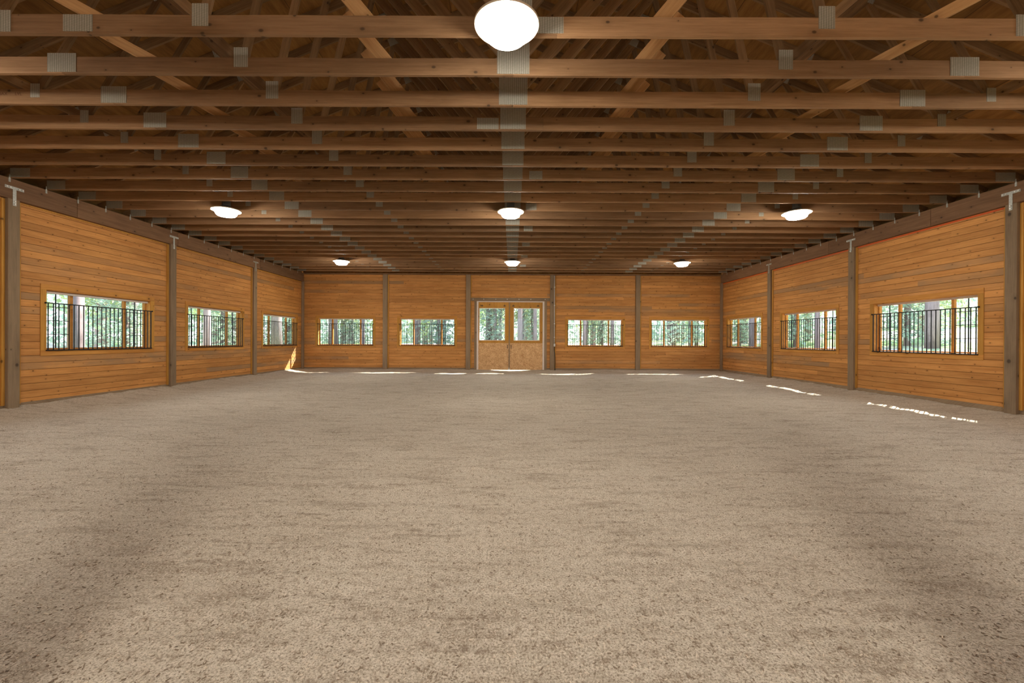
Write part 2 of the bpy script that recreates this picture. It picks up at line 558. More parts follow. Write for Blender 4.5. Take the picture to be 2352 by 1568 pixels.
def wood_chips():
    rnd = random.Random(5)
    b = MB()
    n = 12000
    ys = [1.2 + 5.3 * rnd.random() ** 1.7 for _ in range(n)]
    xs = [rnd.uniform(-1.3, 1.3) * y for y in ys]
    hs = floor_height(np.array(xs), np.array(ys))
    for x, y, h in zip(xs, ys, hs):
        L = rnd.uniform(0.003, 0.009); w = L * rnd.uniform(0.15, 0.35); t = rnd.uniform(0, math.pi)
        dx, dy = math.cos(t), math.sin(t)
        tl = rnd.uniform(-0.4, 0.4) * L
        z = h + 0.003 + abs(tl) * 0.6
        m = 0 if rnd.random() < 0.55 else 1
        A = [(x - dx * L - dy * w, y - dy * L + dx * w, z - tl), (x - dx * L + dy * w, y - dy * L - dx * w, z - tl),
             (x + dx * L + dy * w, y + dy * L - dx * w, z + tl), (x + dx * L - dy * w, y + dy * L + dx * w, z + tl)]
        B = [(p[0], p[1], p[2] - 0.004) for p in A]
        b.quad(A, m)
        for i in range(4):
            j = (i + 1) % 4
            b.quad([A[j], A[i], B[i], B[j]], m)
    o = b.build('wood_chips', [M['chip_light'], M['chip_dark']])
    tag(o, 'small pale and dark wood shavings scattered in the sand', 'wood chips', kind='stuff')

# ------------------------------------------------------------------ walls
def wall_mesh(length0, length1, holes, side_mat, top, name, place, bays):
    """local x along the wall, y outwards, z up; boards in front of a backing"""
    mb = MB()
    for (a, b, c, d) in rects_minus(length0, length1, -0.2, top, holes):
        mb.box(a, b, 0.02, WT, c, d, 1)
    r = 0
    z = 0.09
    while z < top - 0.01:
        z1 = min(z + PITCH - 0.0065, top)
        for (a, b, c, d) in rects_minus(length0, length1, z, z1, holes):
            mb.box(a, b, 0.0, 0.021, c, d, 0)
        z += PITCH
    # dusty splash board at the foot
    for (a, b, c, d) in rects_minus(length0, length1, 0.04, 0.145, holes):
        mb.box(a, b, -0.006, -0.0005, c, d, 2)
    me = mb.mesh(name, [side_mat, M['under'], M['kick']])
    me.transform(place)
    o = link(name, me)
    return tag(o, kind='structure')

RL = Matrix.Translation((-HX, 0, 0)) @ Matrix.Rotation(math.pi / 2, 4, 'Z')       # x->+Y, y->-X
RR = Matrix.Translation((HX, 0, 0)) @ Matrix.Rotation(-math.pi / 2, 4, 'Z')       # x->-Y, y->+X
RB = Matrix.Translation((0, YB, 0))
hl = [(y - WW / 2, y + WW / 2, SILL, HEAD) for y in WIN_Y + [2.33, -1.3]]
hr = [(-y - WW / 2, -y + WW / 2, SILL, HEAD) for y in WIN_Y + [2.33, -1.3]]
hb = [(x - WW / 2, x + WW / 2, SILL, HEAD) for x in WIN_X] + [DOOR]
wall_mesh(YF, YB + WT, hl, M['siding_side'], ZC, 'wall_left', RL, None)
wall_mesh(-YB - WT, -YF, hr, M['siding_side'], ZC, 'wall_right', RR, None)
wall_mesh(-HX, HX, hb, M['siding_back'], ZC + 0.03, 'wall_back', RB, None)
# gable above the far wall
g = MB()
ztop = ZC + 0.16 + HX * PITCHES
g.prism([(-HX, ZC + 0.03), (HX, ZC + 0.03), (HX, ZC + 0.16), (0, ztop), (-HX, ZC + 0.16)], YB + 0.02, YB + WT)
go = g.build('wall_gable', M['sheath'])
tag(go, kind='structure')
# near wall with the big doorway behind the camera
nw = MB()
for (a, b, c, d) in rects_minus(-HX, HX, -0.2, ZC + 0.03, [(-1.8, 1.8, 0, 3.65)]):
    nw.box(a, b, YF - 0.2, YF, c, d)
nw.prism([(-HX, ZC + 0.03), (HX, ZC + 0.03), (HX, ZC + 0.16), (0, ztop), (-HX, ZC + 0.16)], YF - 0.2, YF)
tag(nw.build('wall_front', M['siding_back']), kind='structure')

# roof sheathing: both slopes, eaves lengthened to narrow the sun strip on the floor
rf = MB()
EV = 2.14
for s_ in (-1, 1):
    x1 = s_ * (HX + 0.08 + EV)
    z0 = ZC + 0.20 + BX * PITCHES
    z1 = z0 - abs(x1) * PITCHES
    pts = [(0, z0), (x1, z1), (x1, z1 + 0.03), (0, z0 + 0.03)]
    if s_ < 0: pts = pts[::-1]
    rf.prism(pts, YF - 0.6, YB + WT + 0.5)
tag(rf.build('ceiling', M['sheath']), kind='structure')
# porch roof added outside the far wall to shorten the sun patches
pr = MB()
pr.prism([(-HX - 2, 0), (HX + 2, 0), (HX + 2, 0.06), (-HX - 2, 0.06)], YB + WT, YB + WT + 1.85)
for v in range(len(pr.v)):
    x, y, z = pr.v[v]
    pr.v[v] = (x, y, z + 4.15 - (y - YB - WT) * 0.13)
tag(pr.build('added_porch_roof', M['sheath']), kind='structure')
# fascia of the added porch, its edge cuts off the sun
pf = MB()
pf.box(-HX - 2, HX + 2, YB + WT + 1.83, YB + WT + 1.87, 3.86, 3.97)
tag(pf.build('added_porch_fascia', M['beam']), kind='structure')

# added boards stop light at the eaves, coloured dark like the shade there
for s_, nm in ((-1, 'eave_light_stop_l'), (1, 'eave_light_stop_r')):
    t_ = MB()
    t_.box(min(s_ * 9.36, s_ * 9.42), max(s_ * 9.36, s_ * 9.42), YF, YB + WT, ZC + 0.002, ZC + 0.075)
    tag(t_.build(nm, M['under']), kind='structure')

# orange-red strip where the siding meets the side beams
for s_, nm in ((-1, 'trim_3'), (1, 'trim_4')):
    t_ = MB()
    x = s_ * (HX - 0.012)
    t_.box(min(x, x + s_ * 0.012), max(x, x + s_ * 0.012), YF, YB, 3.855, 3.885)
    tag(t_.build(nm, M['red_strip'] if s_ > 0 else M['batten']), kind='structure')
# narrow header board on top of the far wall
t_ = MB(); t_.box(-BX, BX, YBP + 0.02, YB, 4.235, 4.275)
tag(t_.build('trim_5', M['beam']), kind='structure')

# ------------------------------------------------------------------ wall posts
ORD_W = ['first', 'second', 'third']
def post(name, label, pos, rz, w=0.19, depth=0.16, top=3.90, bracket=True, batten=(1,), cat='post'):
    """local x along wall, local y outwards; face at y=0"""
    r = empty(name, pos, rz)
    tag(r, label, cat, 'posts standing along the walls')
    b = MB(); b.box(-w / 2, w / 2, 0, depth, -0.1, top)
    bevel(b.build('post_body', M['post'], r), 0.006)
    for sd in batten:
        a = MB()
        x0 = sd * (w / 2 + 0.002); x1 = sd * (w / 2 + 0.055)
        a.box(min(x0, x1), max(x0, x1), 0.052, 0.079, 0.13, top - 0.02)
        a.build('batten', M['batten'], r)
    if bracket:
        a = MB()
        a.box(-0.15, 0.15, -0.006, -0.001, 4.075, 4.125)
        a.box(-0.028, 0.028, -0.006, -0.001, 3.78, 4.08)
        br = a.build('bracket', M['steel'], r)
        q = MB()
        for bx, bz in ((-0.125, 4.1), (-0.07, 4.1), (0.07, 4.1), (0.125, 4.1), (0, 3.86), (0, 3.81)):
            q.tube([(bx, -0.004, bz), (bx, -0.018, bz)], 0.013, 6)
        q.build('bolts', M['bolt'], br)
    return r

names_y = {0.51: None, 4.17: 'just outside the view beside', 7.80: 'nearest', 11.48: 'middle', 15.14: 'farthest'}
for y, nm in ((4.17, 'post beyond the frame edge'), (7.80, 'nearest post in view'), (11.48, 'middle post'), (15.14, 'farthest post before the corner')):
    post('wall_post', 'grey-brown square timber post on the left wall, ' + nm, (-BX, y, 0), math.pi / 2, batten=(-1, 1))
    post('wall_post', 'grey-brown square timber post on the right wall, ' + nm, (BX, y, 0), -math.pi / 2, batten=(-1, 1))
for x, nm in zip(POST_X, ('between the two windows left of the doors', 'just left of the double doors', 'just right of the double doors, with pipe',
                          'between the two windows right of the doors')):
    post('wall_post', 'grey-brown timber post on the far wall ' + nm, (x, YBP, 0), 0, w=0.2, top=4.235, bracket=False, batten=(1,))
post('corner_post', 'narrow timber post in the far left corner', (-BX, YB - 0.10, 0), math.pi / 2, w=0.13, depth=0.07, batten=(), bracket=False)
post('corner_post', 'narrow timber post in the far right corner', (BX, YB - 0.10, 0), -math.pi / 2, w=0.13, depth=0.07, batten=(), bracket=False)

for sx, nm in ((-1, 'left'), (1, 'right')):  # posts added out of view to cast the soft dark floor bands
    post('added_shadow_post', 'unseen square timber post added just %s of the camera to shadow the floor' % nm, (sx * 1.38, -0.12, 0), 0, w=0.28, depth=0.24, top=4.2, batten=(), bracket=False)['group'] = 'unseen posts added to shadow the floor'

# ------------------------------------------------------------------ header beams over the side walls
def beam(side, y0, y1, label):
    x0, x1 = sorted((side * BX, side * (BX + 0.14)))
    b = MB(); b.box(x0, x1, y0 + 0.003, y1 - 0.003, 3.895, ZC - 0.004)
    o = bevel(b.build('header_beam', M['beam']), 0.006)
    tag(o, label, 'beam', 'header beams on top of the side walls')
beam(-1, YF, 8.93, 'dark brown header beam on the left wall, nearest length')
beam(-1, 8.93, 11.62, 'dark brown header beam on the left wall, between nearest and middle posts')
beam(-1, 11.62, 15.4, 'knotty brown header beam on the left wall, between middle and farthest posts')
beam(-1, 15.4, YBP, 'dark brown header beam on the left wall, last length at the corner')
beam(1, YF, 9.3, 'dark brown header beam on the right wall, nearest length')
beam(1, 9.3, 12.3, 'dark brown header beam on the right wall, length over the middle post')
beam(1, 12.3, 15.3, 'dark brown header beam on the right wall, length before the farthest post')
beam(1, 15.3, YBP, 'dark brown header beam on the right wall, last length at the corner')

# ------------------------------------------------------------------ windows
win_n = [0]
def window(place_loc, rz, head_rail):
    win_n[0] += 1
    r = empty('window_%d' % win_n[0], place_loc, rz)
    tag(r, kind='structure')
    h, w = HEAD, WW / 2
    cw = 0.10
    a = MB()
    a.box(-w - cw, w + cw, -0.014, 0.0, h - 0.005, h + cw); a.box(-w - cw, w + cw, -0.014, 0.0, SILL - cw, SILL + 0.005)
    bevel(a.build('casing', M['casing'], r), 0.002)
    a = MB()
    a.box(-w - cw, -w + 0.005, -0.0135, 0.0, SILL + 0.005, h - 0.005); a.box(w - 0.005, w + cw, -0.0135, 0.0, SILL + 0.005, h - 0.005)
    bevel(a.build('side_casing', M['batten'], r), 0.002)
    a = MB()   # reveal
    a.box(-w, w, 0.0, WT, h - 0.018, h); a.box(-w, w, 0.0, WT, SILL, SILL + 0.018)
    a.box(-w, -w + 0.018, 0.0, WT, SILL + 0.018, h - 0.018); a.box(w - 0.018, w, 0.0, WT, SILL + 0.018, h - 0.018)
    a.build('reveal', M['casing'], r)
    w0, z0, z1 = w - 0.018, SILL + 0.018, h - 0.018
    fy0, fy1 = 0.11, 0.16
    a = MB()
    a.box(-w0, w0, fy0, fy1, z1 - 0.035, z1); a.box(-w0, w0, fy0, fy1, z0, z0 + 0.03)
    a.box(-w0, -w0 + 0.03, fy0, fy1, z0 + 0.03, z1 - 0.035); a.box(w0 - 0.03, w0, fy0, fy1, z0 + 0.03, z1 - 0.035)
    m0, m1 = -0.62, 0.62
    for m in (m0, m1):
        a.box(m - 0.03, m + 0.03, fy0, fy1, z0 + 0.03, z1 - 0.035)
    a.build('frame', M['casing'] if not head_rail else M['casing'], r)
    zA, zB = z0 + 0.03, z1 - 0.035
    for (p, q) in ((-w0 + 0.03, m0 - 0.03), (m1 + 0.03, w0 - 0.03)):
        a = MB()
        c = (p + q) / 2
        a.box(c - 0.006, c + 0.006, 0.125, 0.145, zA, zB)
        for k in (1, 2, 3):
            zz = zA + (zB - zA) * k / 4
            a.box(p, q, 0.1255, 0.1445, zz - 0.006, zz + 0.006)
        a.build('muntins', M['black_iron'], r)
    for (p, q) in ((-w0 + 0.03, m0 - 0.03), (m0 + 0.03, m1 - 0.03), (m1 + 0.03, w0 - 0.03)):
        a = MB(); a.quad([(p, 0.135, zA), (q, 0.135, zA), (q, 0.135, zB), (p, 0.135, zB)])
        a.build('pane', M['glass'], r)
    if head_rail:
        a = MB(); a.tube([(-w0, 0.075, z1 - 0.03), (w0, 0.075, z1 - 0.03)], 0.028, 12)
        a.build('head_rail', M['rail_white'], r)
    else:
        a = MB(); a.box(-w0, w0, 0.085, 0.109, z1 - 0.05, z1)
        a.build('head_rail', M['white_vinyl'], r)

GW = None
def window_guard(place_loc, rz, label):
    r = empty('window_guard', place_loc, rz)
    tag(r, label, 'window bars', 'black iron window guards')
    w = WW / 2
    zt = 2.055
    a = MB(); a.box(-w - 0.022, w + 0.022, -0.034, -0.020, zt - 0.010, zt + 0.010)
    a.build('top_rail', M['black_iron'], r)
    a = MB(); a.box(-w - 0.012, w + 0.012, -0.034, -0.015, SILL - 0.004, SILL + 0.018)
    a.build('bottom_rail', M['black_iron'], r)
    n = 25
    global GW
    if GW is None:
        b = MB(); b.box(-0.0075, 0.0075, -0.006, 0.006, SILL + 0.018, zt - 0.007)
        GW = b.mesh('bar', M['black_iron'])
    for i in range(n):
        x = -w + 0.02 + (WW - 0.04) * i / (n - 1)
        link('bar', GW, r, (x, -0.027, 0))
    for sx in (-1, 1):
        b = MB(); b.box(min(sx * (w + 0.012), sx * (w + 0.032)), max(sx * (w + 0.012), sx * (w + 0.032)), -0.034, -0.0145, zt - 0.015, zt + 0.015)
        b.build('mount', M['black_iron'], r)

nmy = ['window outside the frame', 'nearest window', 'middle window', 'farthest window']
for i, y in enumerate(WIN_Y):
    window((-HX, y, 0), math.pi / 2, True)
    window((HX, y, 0), -math.pi / 2, False)
    window_guard((-HX, y, 0), math.pi / 2, 'black iron bars across the %s of the left wall' % nmy[i])
    window_guard((HX, y, 0), -math.pi / 2, 'black iron bars across the %s of the right wall' % nmy[i])
for x, nm in zip(WIN_X, ('far wall window nearest the left corner', 'far wall window just left of the doors',
                         'far wall window just right of the doors', 'far wall window nearest the right corner')):
    window((x, YB, 0), 0, False)
    window_guard((x, YB, 0), 0, 'black iron bars across the ' + nm)

# ------------------------------------------------------------------ double door in the far wall
dz0, dz1 = 0.06, 3.04
dr = empty('door_1', (0, YB, 0)); tag(dr, kind='structure')
a = MB()
a.box(-1.56, -1.49, -0.02, 0.16, 0.0, 3.08); a.box(1.35, 1.42, -0.02, 0.16, 0.0, 3.08); a.box(-1.49, 1.35, -0.02, 0.16, 3.045, 3.08)
a.build('jamb', M['white_vinyl'], dr)
a = MB(); a.box(-1.66, -1.565, -0.035, -0.002, 0.0, 3.085); a.build('side_casing', M['post'], dr)
a = MB(); a.box(1.425, 1.53, -0.035, -0.002, 0.0, 3.085); a.build('side_casing', M['post'], dr)
a = MB(); a.box(-1.82, 1.66, -0.04, -0.002, 3.09, 3.23); hb_ = a.build('header_board', M['kick'], dr)
a = MB()
for bx in (-1.72, -1.25, -0.72, -0.22, 0.3, 0.82, 1.45):
    a.tube([(bx, -0.038, 3.165), (bx, -0.052, 3.165)], 0.016, 6)
a.build('bolts', M['bolt'], hb_)
def leaf(x0, x1, g0, g1, n, hinge):
    r = empty('door_%d' % n, (0, YB, 0)); tag(r, kind='structure')
    zg0, zg1 = 1.35, 2.78
    y0, y1 = 0.03, 0.085
    a = MB()
    for (p, q, c, d) in rects_minus(x0, x1, 1.24, dz1, [(g0, g1, zg0, zg1)]):
        a.box(p, q, y0, y1, c, d)
    a.build('stiles', M['batten'], r)
    a = MB(); a.box(x0, x1, y0 - 0.006, y1 - 0.001, dz0, 1.2395); a.build('lower_panel', M['osb'], r)
    a = MB(); t = 0.022
    for (p, q, c, d) in rects_minus(g0, g1, zg0, zg1, [(g0 + t, g1 - t, zg0 + t, zg1 - t)]):
        a.box(p, q, y0 - 0.008, y1, c, d)
    a.build('glazing_bead', M['rail_white'], r)
    a = MB(); a.quad([(g0 + t, 0.06, zg0 + t), (g1 - t, 0.06, zg0 + t), (g1 - t, 0.06, zg1 - t), (g0 + t, 0.06, zg1 - t)])
    a.build('pane', M['glass'], r)
    hx = x1 - 0.07 if hinge < 0 else x0 + 0.07
    a = MB(); a.box(hx - 0.012, hx + 0.012, y0 - 0.05, y0 - 0.04, 1.0, 1.16)
    a.box(hx - 0.008, hx + 0.008, y0 - 0.042, y0 - 0.006, 1.01, 1.03); a.box(hx - 0.008, hx + 0.008, y0 - 0.042, y0 - 0.006, 1.13, 1.15)
    a.build('handle', M['black_iron'], r)
    a = MB()
    for bx in (x0 + 0.16, x1 - 0.2):
        a.box(bx - 0.06, bx + 0.06, y0 - 0.014, y0 - 0.001, 2.87, 2.89)
        a.box(bx - 0.01, bx + 0.01, y0 - 0.018, y0 - 0.001, 2.85, 2.93)
    a.build('hanger_strap', M['black_iron'], r)
    return r
a = MB(); a.box(-0.145, -0.095, 0.0, 0.022, dz0, dz1); a.build('astragal', M['post'], dr)
leaf(-1.485, -0.135, -1.45, -0.31, 2, -1)
rleaf = leaf(-0.105, 1.345, 0.07, 1.22, 3, 1)
a = MB()
a.tube([(-0.17, 0.005, dz0 + 0.02), (-0.13, -0.01, dz0 + 0.12), (-0.09, 0.005, dz0 + 0.02)], 0.012, 6)
a.box(-0.16, -0.1, -0.004, 0.02, dz0, dz0 + 0.05)
bo = a.build('floor_bolt', M['bolt'])
bo.location = (0, YB, 0)
tag(bo, 'small shiny metal bolt at the foot of the double doors', 'bolt')

# ------------------------------------------------------------------ pipe and cable on the post right of the doors
cp = empty('conduit_pipe', (1.86, YBP - 0.02, 0))
tag(cp, 'thin pale conduit pipe running down the post right of the doors', 'pipe')
a = MB(); a.tube([(0, 0, 4.2), (0, 0, 1.22)], 0.014, 8); a.build('pipe', M['pipe'], cp, True)
a = MB()
for z in (3.7, 2.9, 2.1, 1.5):
    a.box(-0.03, 0.03, -0.017, 0.018, z - 0.01, z + 0.01)
a.build('strap', M['bolt'], cp)
a = MB(); a.box(-0.035, 0.035, -0.035, 0.018, 1.10, 1.22); a.build('switch_box', M['pipe'], cp)
a = MB(); a.tube([(0, 0, 1.10), (-0.012, -0.01, 0.95), (0.02, -0.012, 0.8), (0.03, -0.01, 0.62), (0.035, -0.006, 0.4), (0.03, 0, 0.05)], 0.013, 8)
a.build('cable', M['black_rubber'], cp, True)

# ------------------------------------------------------------------ roof trusses
TCH = 0.14
def zlow(x):
    return 0.02 + (BX - abs(x)) * PITCHES
NODES_B = [0.0, 3.0, 5.95]
NODES_T = [2.35, 4.92, 7.35]
ang = math.atan(PITCHES)
MEM = {}
def member_mesh(kind, L, w, t, mat):
    k = (kind, round(L, 3), w, t)
    if k not in MEM:
        b = MB()
        # slightly wavy lumber edge
        n = max(2, int(L / 0.6))
        rnd = random.Random(hash(k) & 0xffff)
        vs = []
        for i in range(n + 1):
            x = -L / 2 + L * i / n
            e = rnd.uniform(-0.004, 0.004) if 0 < i < n else 0
            vs.append((x, e))
        n0 = 0
        for x, e in vs:
            b.v += [(x, -t / 2, -w / 2 + e * 0.4), (x, t / 2, -w / 2 + e * 0.4), (x, t / 2, w / 2 + e), (x, -t / 2, w / 2 + e)]
        for i in range(n):
            p = 4 * i; q = p + 4
            for a_, c_ in ((0, 1), (1, 2), (2, 3), (3, 0)):
                b.f.append((p + a_, p + c_, q + c_, q + a_)[::-1]); b.mi.append(0)
        b.f.append((0, 1, 2, 3)); b.mi.append(0)
        e = 4 * n
        b.f.append((e + 3, e + 2, e + 1, e)); b.mi.append(0)
        MEM[k] = b.mesh(kind, mat)
    return MEM[k]

def add_member(r, kind, x0, z0, x1, z1, w, t, mat, dy=0.0):
    L = math.hypot(x1 - x0, z1 - z0)
    me = member_mesh(kind, L, w, t, mat)
    an = math.atan2(z1 - z0, x1 - x0)
    return link(kind, me, r, ((x0 + x1) / 2, dy, (z0 + z1) / 2), (0, -an, 0))

PL = {}
def add_plate(r, x, z, w, h, an=0.0):
    k = (w, h)
    if k not in PL:
        b = MB(); b.box(-w / 2, w / 2, -0.002, 0.002, -h / 2, h / 2)
        PL[k] = b.mesh('gusset_plate', M['plate'])
    return link('gusset_plate', PL[k], r, (x, -0.0215, z), (0, -an, 0))

CHT = 0.184
TIE = None
def make_truss(y, label, k):
    global TIE
    r = empty('roof_truss', (0, y, ZC))
    tag(r, label, 'roof truss', 'roof trusses spanning the hall')
    T = 0.038
    # bottom chord in three lengths, heels cut to the roof slope
    sp_ = 4.97
    cuts = [-8.80, -sp_, 0.0 if k % 3 else 0.42, sp_, 8.80]
    for i in range(4):
        p, q = cuts[i] + 0.001, cuts[i + 1] - 0.001
        add_member(r, 'bottom_chord', p, CHT / 2, q, CHT / 2, CHT, T, M['chord'])
    for s in (-1, 1):
        b_ = ('heel', s)
        if b_ not in MEM:
            h = MB()
            pts = [(s * 8.80, 0.0), (s * 9.27, 0.0), (s * 9.27, 0.03), (s * 8.95, CHT), (s * 8.80, CHT)]
            if s < 0: pts = pts[::-1]
            h.prism(pts, -T / 2, T / 2)
            MEM[b_] = h.mesh('chord_heel', M['chord'])
        link('chord_heel', MEM[b_], r, (0, 0, 0))
        # top chord
        xo, xi = s * 9.32, s * 0.001
        off = TCH / 2 / math.cos(ang)
        add_member(r, 'top_chord', xo, zlow(xo) + off + 0.03, xi, zlow(xi) + off + 0.03, TCH, T - 0.004, M['web'])
        # webs
        seq = [(0.05 * s, NODES_T[0] * s), (NODES_B[1] * s - 0.03 * s, NODES_T[0] * s), (NODES_B[1] * s + 0.03 * s, NODES_T[1] * s),
               (NODES_B[2] * s - 0.03 * s, NODES_T[1] * s), (NODES_B[2] * s + 0.03 * s, NODES_T[2] * s)]
        for i, (xb, xt) in enumerate(seq):
            add_member(r, 'web', xb, CHT, xt, zlow(xt) + 0.05, 0.14 if i == 0 else 0.089, T - 0.006 - 0.0006 * i, M['web'], 0.0)
        # flat lateral braces nailed behind the chord
        add_member(r, 'brace', s * 1.34, CHT * 0.5, s * 1.86, CHT * 0.5 + 0.62, 0.14, 0.034, M['brace'], 0.038)
        add_member(r, 'brace', s * 3.84, CHT * 0.5, s * 4.62, CHT * 0.5 + 0.42, 0.10, 0.060, M['brace'], 0.050)
        add_plate(r, s * 3.0, 0.185, 0.155, 0.215)
        add_plate(r, s * 5.95, 0.165, 0.115, 0.17)
        add_plate(r, s * 4.97, 0.118, 0.315, 0.205)
        add_plate(r, s * 8.96, 0.095, 0.36, 0.165)
        for xt in NODES_T:
            add_plate(r, s * xt, zlow(xt) + 0.09, 0.20, 0.15, -s * ang)
        # hurricane tie on the beam
        if TIE is None:
            b = MB()
            b.box(-0.0015, 0.0015, -0.016, 0.016, -0.075, 0.0)
            b.box(-0.0015, 0.0015, -0.010, 0.010, 0.0, 0.06)
            b.box(-0.006, 0.0015, -0.005, 0.005, -0.06, -0.05); b.box(-0.006, 0.0015, -0.005, 0.005, -0.03, -0.02)
            TIE = b.mesh('hurricane_tie', M['steel'])
        link('hurricane_tie', TIE, r, (s * (BX - 0.003), -0.032, -0.002), (0, 0, 0 if s > 0 else math.pi))
    add_plate(r, 0.0, 0.19, 0.355, 0.35)
    add_plate(r, 0.0, zlow(0) + 0.10, 0.34, 0.22)
    if k == 0:
        add_plate(r, 0.33, 0.10, 0.30, 0.155)
        add_plate(r, -4.17, 0.102, 0.28, 0.16)
    if k == 3:
        add_plate(r, -0.35, 0.09, 0.30, 0.155)
    if k > 3 and k % 3 == 0:
        add_plate(r, 0.42, 0.09, 0.24, 0.15)
    return r

ORDN = ['nearest', 'second nearest', 'third', 'fourth', 'fifth', 'sixth', 'seventh', 'eighth', 'ninth', 'tenth', 'eleventh', 'twelfth', 'thirteenth',
        'fourteenth', 'fifteenth', 'sixteenth', 'seventeenth', 'eighteenth', 'nineteenth', 'twentieth', 'twenty-first', 'twenty-second', 'twenty-third',
        'last']
TRUSSES = []
for k in range(24):
    y = 4.095 + 0.61 * k
    if k == 0: lb = 'brown timber roof truss nearest the camera, behind the large near lamp'
    elif k == 1: lb = 'brown timber roof truss second from the camera, bottom chord crossing full width'
    elif k == 2: lb = 'brown timber roof truss third from the camera, lumber stamp at its left end'
    elif k == 3: lb = 'brown timber roof truss fourth from the camera, extra plate left of its centre plate'
    elif k == 23: lb = 'last brown timber roof truss, tight against the top of the far wall'
    else: lb = 'brown timber roof truss, %s from the camera counting away' % ORDN[k]
    TRUSSES.append(make_truss(y, lb, k))

# stamps on the lumber of the third truss
def stamp(text, x, z, size, r, lbl=None, rot=0.0):
    cu = bpy.data.curves.new('stamp', 'FONT')
    cu.body = text; cu.size = size; cu.align_x = 'LEFT'; cu.extrude = 0.0004
    cu.materials.append(M['ink'])
    tmp = bpy.data.objects.new('stamp_text', cu)
    COL.objects.link(tmp)
    bpy.context.view_layer.update()
    me = bpy.data.meshes.new_from_object(tmp.evaluated_get(bpy.context.evaluated_depsgraph_get()))
    bpy.data.objects.remove(tmp)
    o = bpy.data.objects.new('lumber_stamp', me)
    COL.objects.link(o); o.parent = r
    o.location = (x, -0.0212, z); o.rotation_euler = (math.pi / 2, 0, rot)
    return o
stamp('DAX', -6.41, 0.105, 0.055, TRUSSES[2])
stamp('LVL', -6.20, 0.105, 0.055, TRUSSES[2])

# ------------------------------------------------------------------ lamps
def make_lamp(x, y, label, m='lamp'):
    zr = EYE + 2.81          # rim height
    r = empty('high_bay_lamp', (x, y, zr))
    tag(r, label, 'lamp', 'bowl shaped high bay lamps under the trusses')
    b = MB()
    b.lathe([(0.262, 0.0), (0.244, -0.014), (0.222, -0.038), (0.204, -0.066), (0.194, -0.092), (0.172, -0.114), (0.12, -0.127), (0.05, -0.131), (0.001, -0.132)], 48)
    b.build('bowl', M[m], r, True)
    b = MB()
    b.lathe([(0.286, -0.010), (0.290, 0.0), (0.288, 0.010), (0.270, 0.012), (0.261, 0.0), (0.270, -0.012), (0.286, -0.010)], 48)
    b.build('rim', M['lamp_rim'], r, True)
    b = MB()
    b.lathe([(0.276, 0.004), (0.20, 0.035), (0.12, 0.07), (0.09, 0.10), (0.001, 0.102)], 40)
    b.build('reflector', M['housing'], r, True)
    b = MB()
    b.lathe([(0.085, 0.08), (0.085, 0.30), (0.06, 0.33), (0.001, 0.33)], 24)
    b.box(-0.02, 0.02, -0.36, 0.36, 0.295, 0.315)
    b.build('housing', M['housing'], r, True)
    return r
rows = [(3.98, 'nearest'), (9.79, 'second'), (15.92, 'farthest')]
# rows sit between trusses
make_lamp(-0.06, 3.79, 'large glowing bowl lamp overhead at the top centre, nearest of all')
make_lamp(-0.04, 9.28, 'glowing bowl lamp on the centre line, middle of the hall')
make_lamp(0.0, 15.22, 'small glowing bowl lamp on the centre line, near the far wall')
make_lamp(-6.25, 9.28, 'glowing bowl lamp on the left side, middle of the hall')
make_lamp(6.2, 9.28, 'glowing bowl lamp on the right side, middle of the hall')
make_lamp(-6.12, 15.22, 'small glowing bowl lamp on the left side, near the far wall')
make_lamp(6.08, 15.22, 'small glowing bowl lamp on the right side, near the far wall')
make_lamp(-6.4, 3.79, 'glowing bowl lamp on the left side, just beyond the frame edge')
make_lamp(6.4, 3.79, 'glowing bowl lamp on the right side, just beyond the frame edge')
make_lamp(0.0, -3.2, 'unseen brighter bowl lamp added on the centre line behind the camera', 'added_bright_lamp')  # added behind the camera so the two posts shade the floor
make_lamp(-6.4, -2.6, 'glowing bowl lamp behind the camera on the left side')
make_lamp(6.4, -2.6, 'glowing bowl lamp behind the camera on the right side')

# ------------------------------------------------------------------ outdoors
gx = np.linspace(-90, 90, 91); gy = np.linspace(-60, 110, 86)
GX, GY = np.meshgrid(gx, gy)
def ground_z(X, Y):
    d = np.maximum(np.maximum(np.abs(X) - 11.5, Y - 22), 0)
    h = -0.05 + 0.5 * (hash_noise(X * 0.08 + 50, Y * 0.08 + 50, 9) - 0.3) * np.clip(d / 10, 0, 1)
    h += np.clip((X - 14) / 30, 0, 1) * 2.6 * np.clip(d / 8, 0, 1) + np.clip((Y - 26) / 40, 0, 1) * 1.2
    return np.where(d > 0, h, -0.05)
gm = MB()
Zg = ground_z(GX, GY)
nx = len(gx)
gm.v = [tuple(p) for p in np.stack([GX, GY, Zg], -1).reshape(-1, 3)]
for j in range(len(gy) - 1):
    for i in range(nx - 1):
        q = j * nx + i
        # leave out what lies under the hall itself
        if abs(gx[i] + 1) < 8 and -2 < gy[j] + 1 < 17: continue
        gm.f.append((q, q + 1, q + nx + 1, q + nx)); gm.mi.append(0)
tag(gm.build('ground', M['ground'], smooth=True), kind='structure')

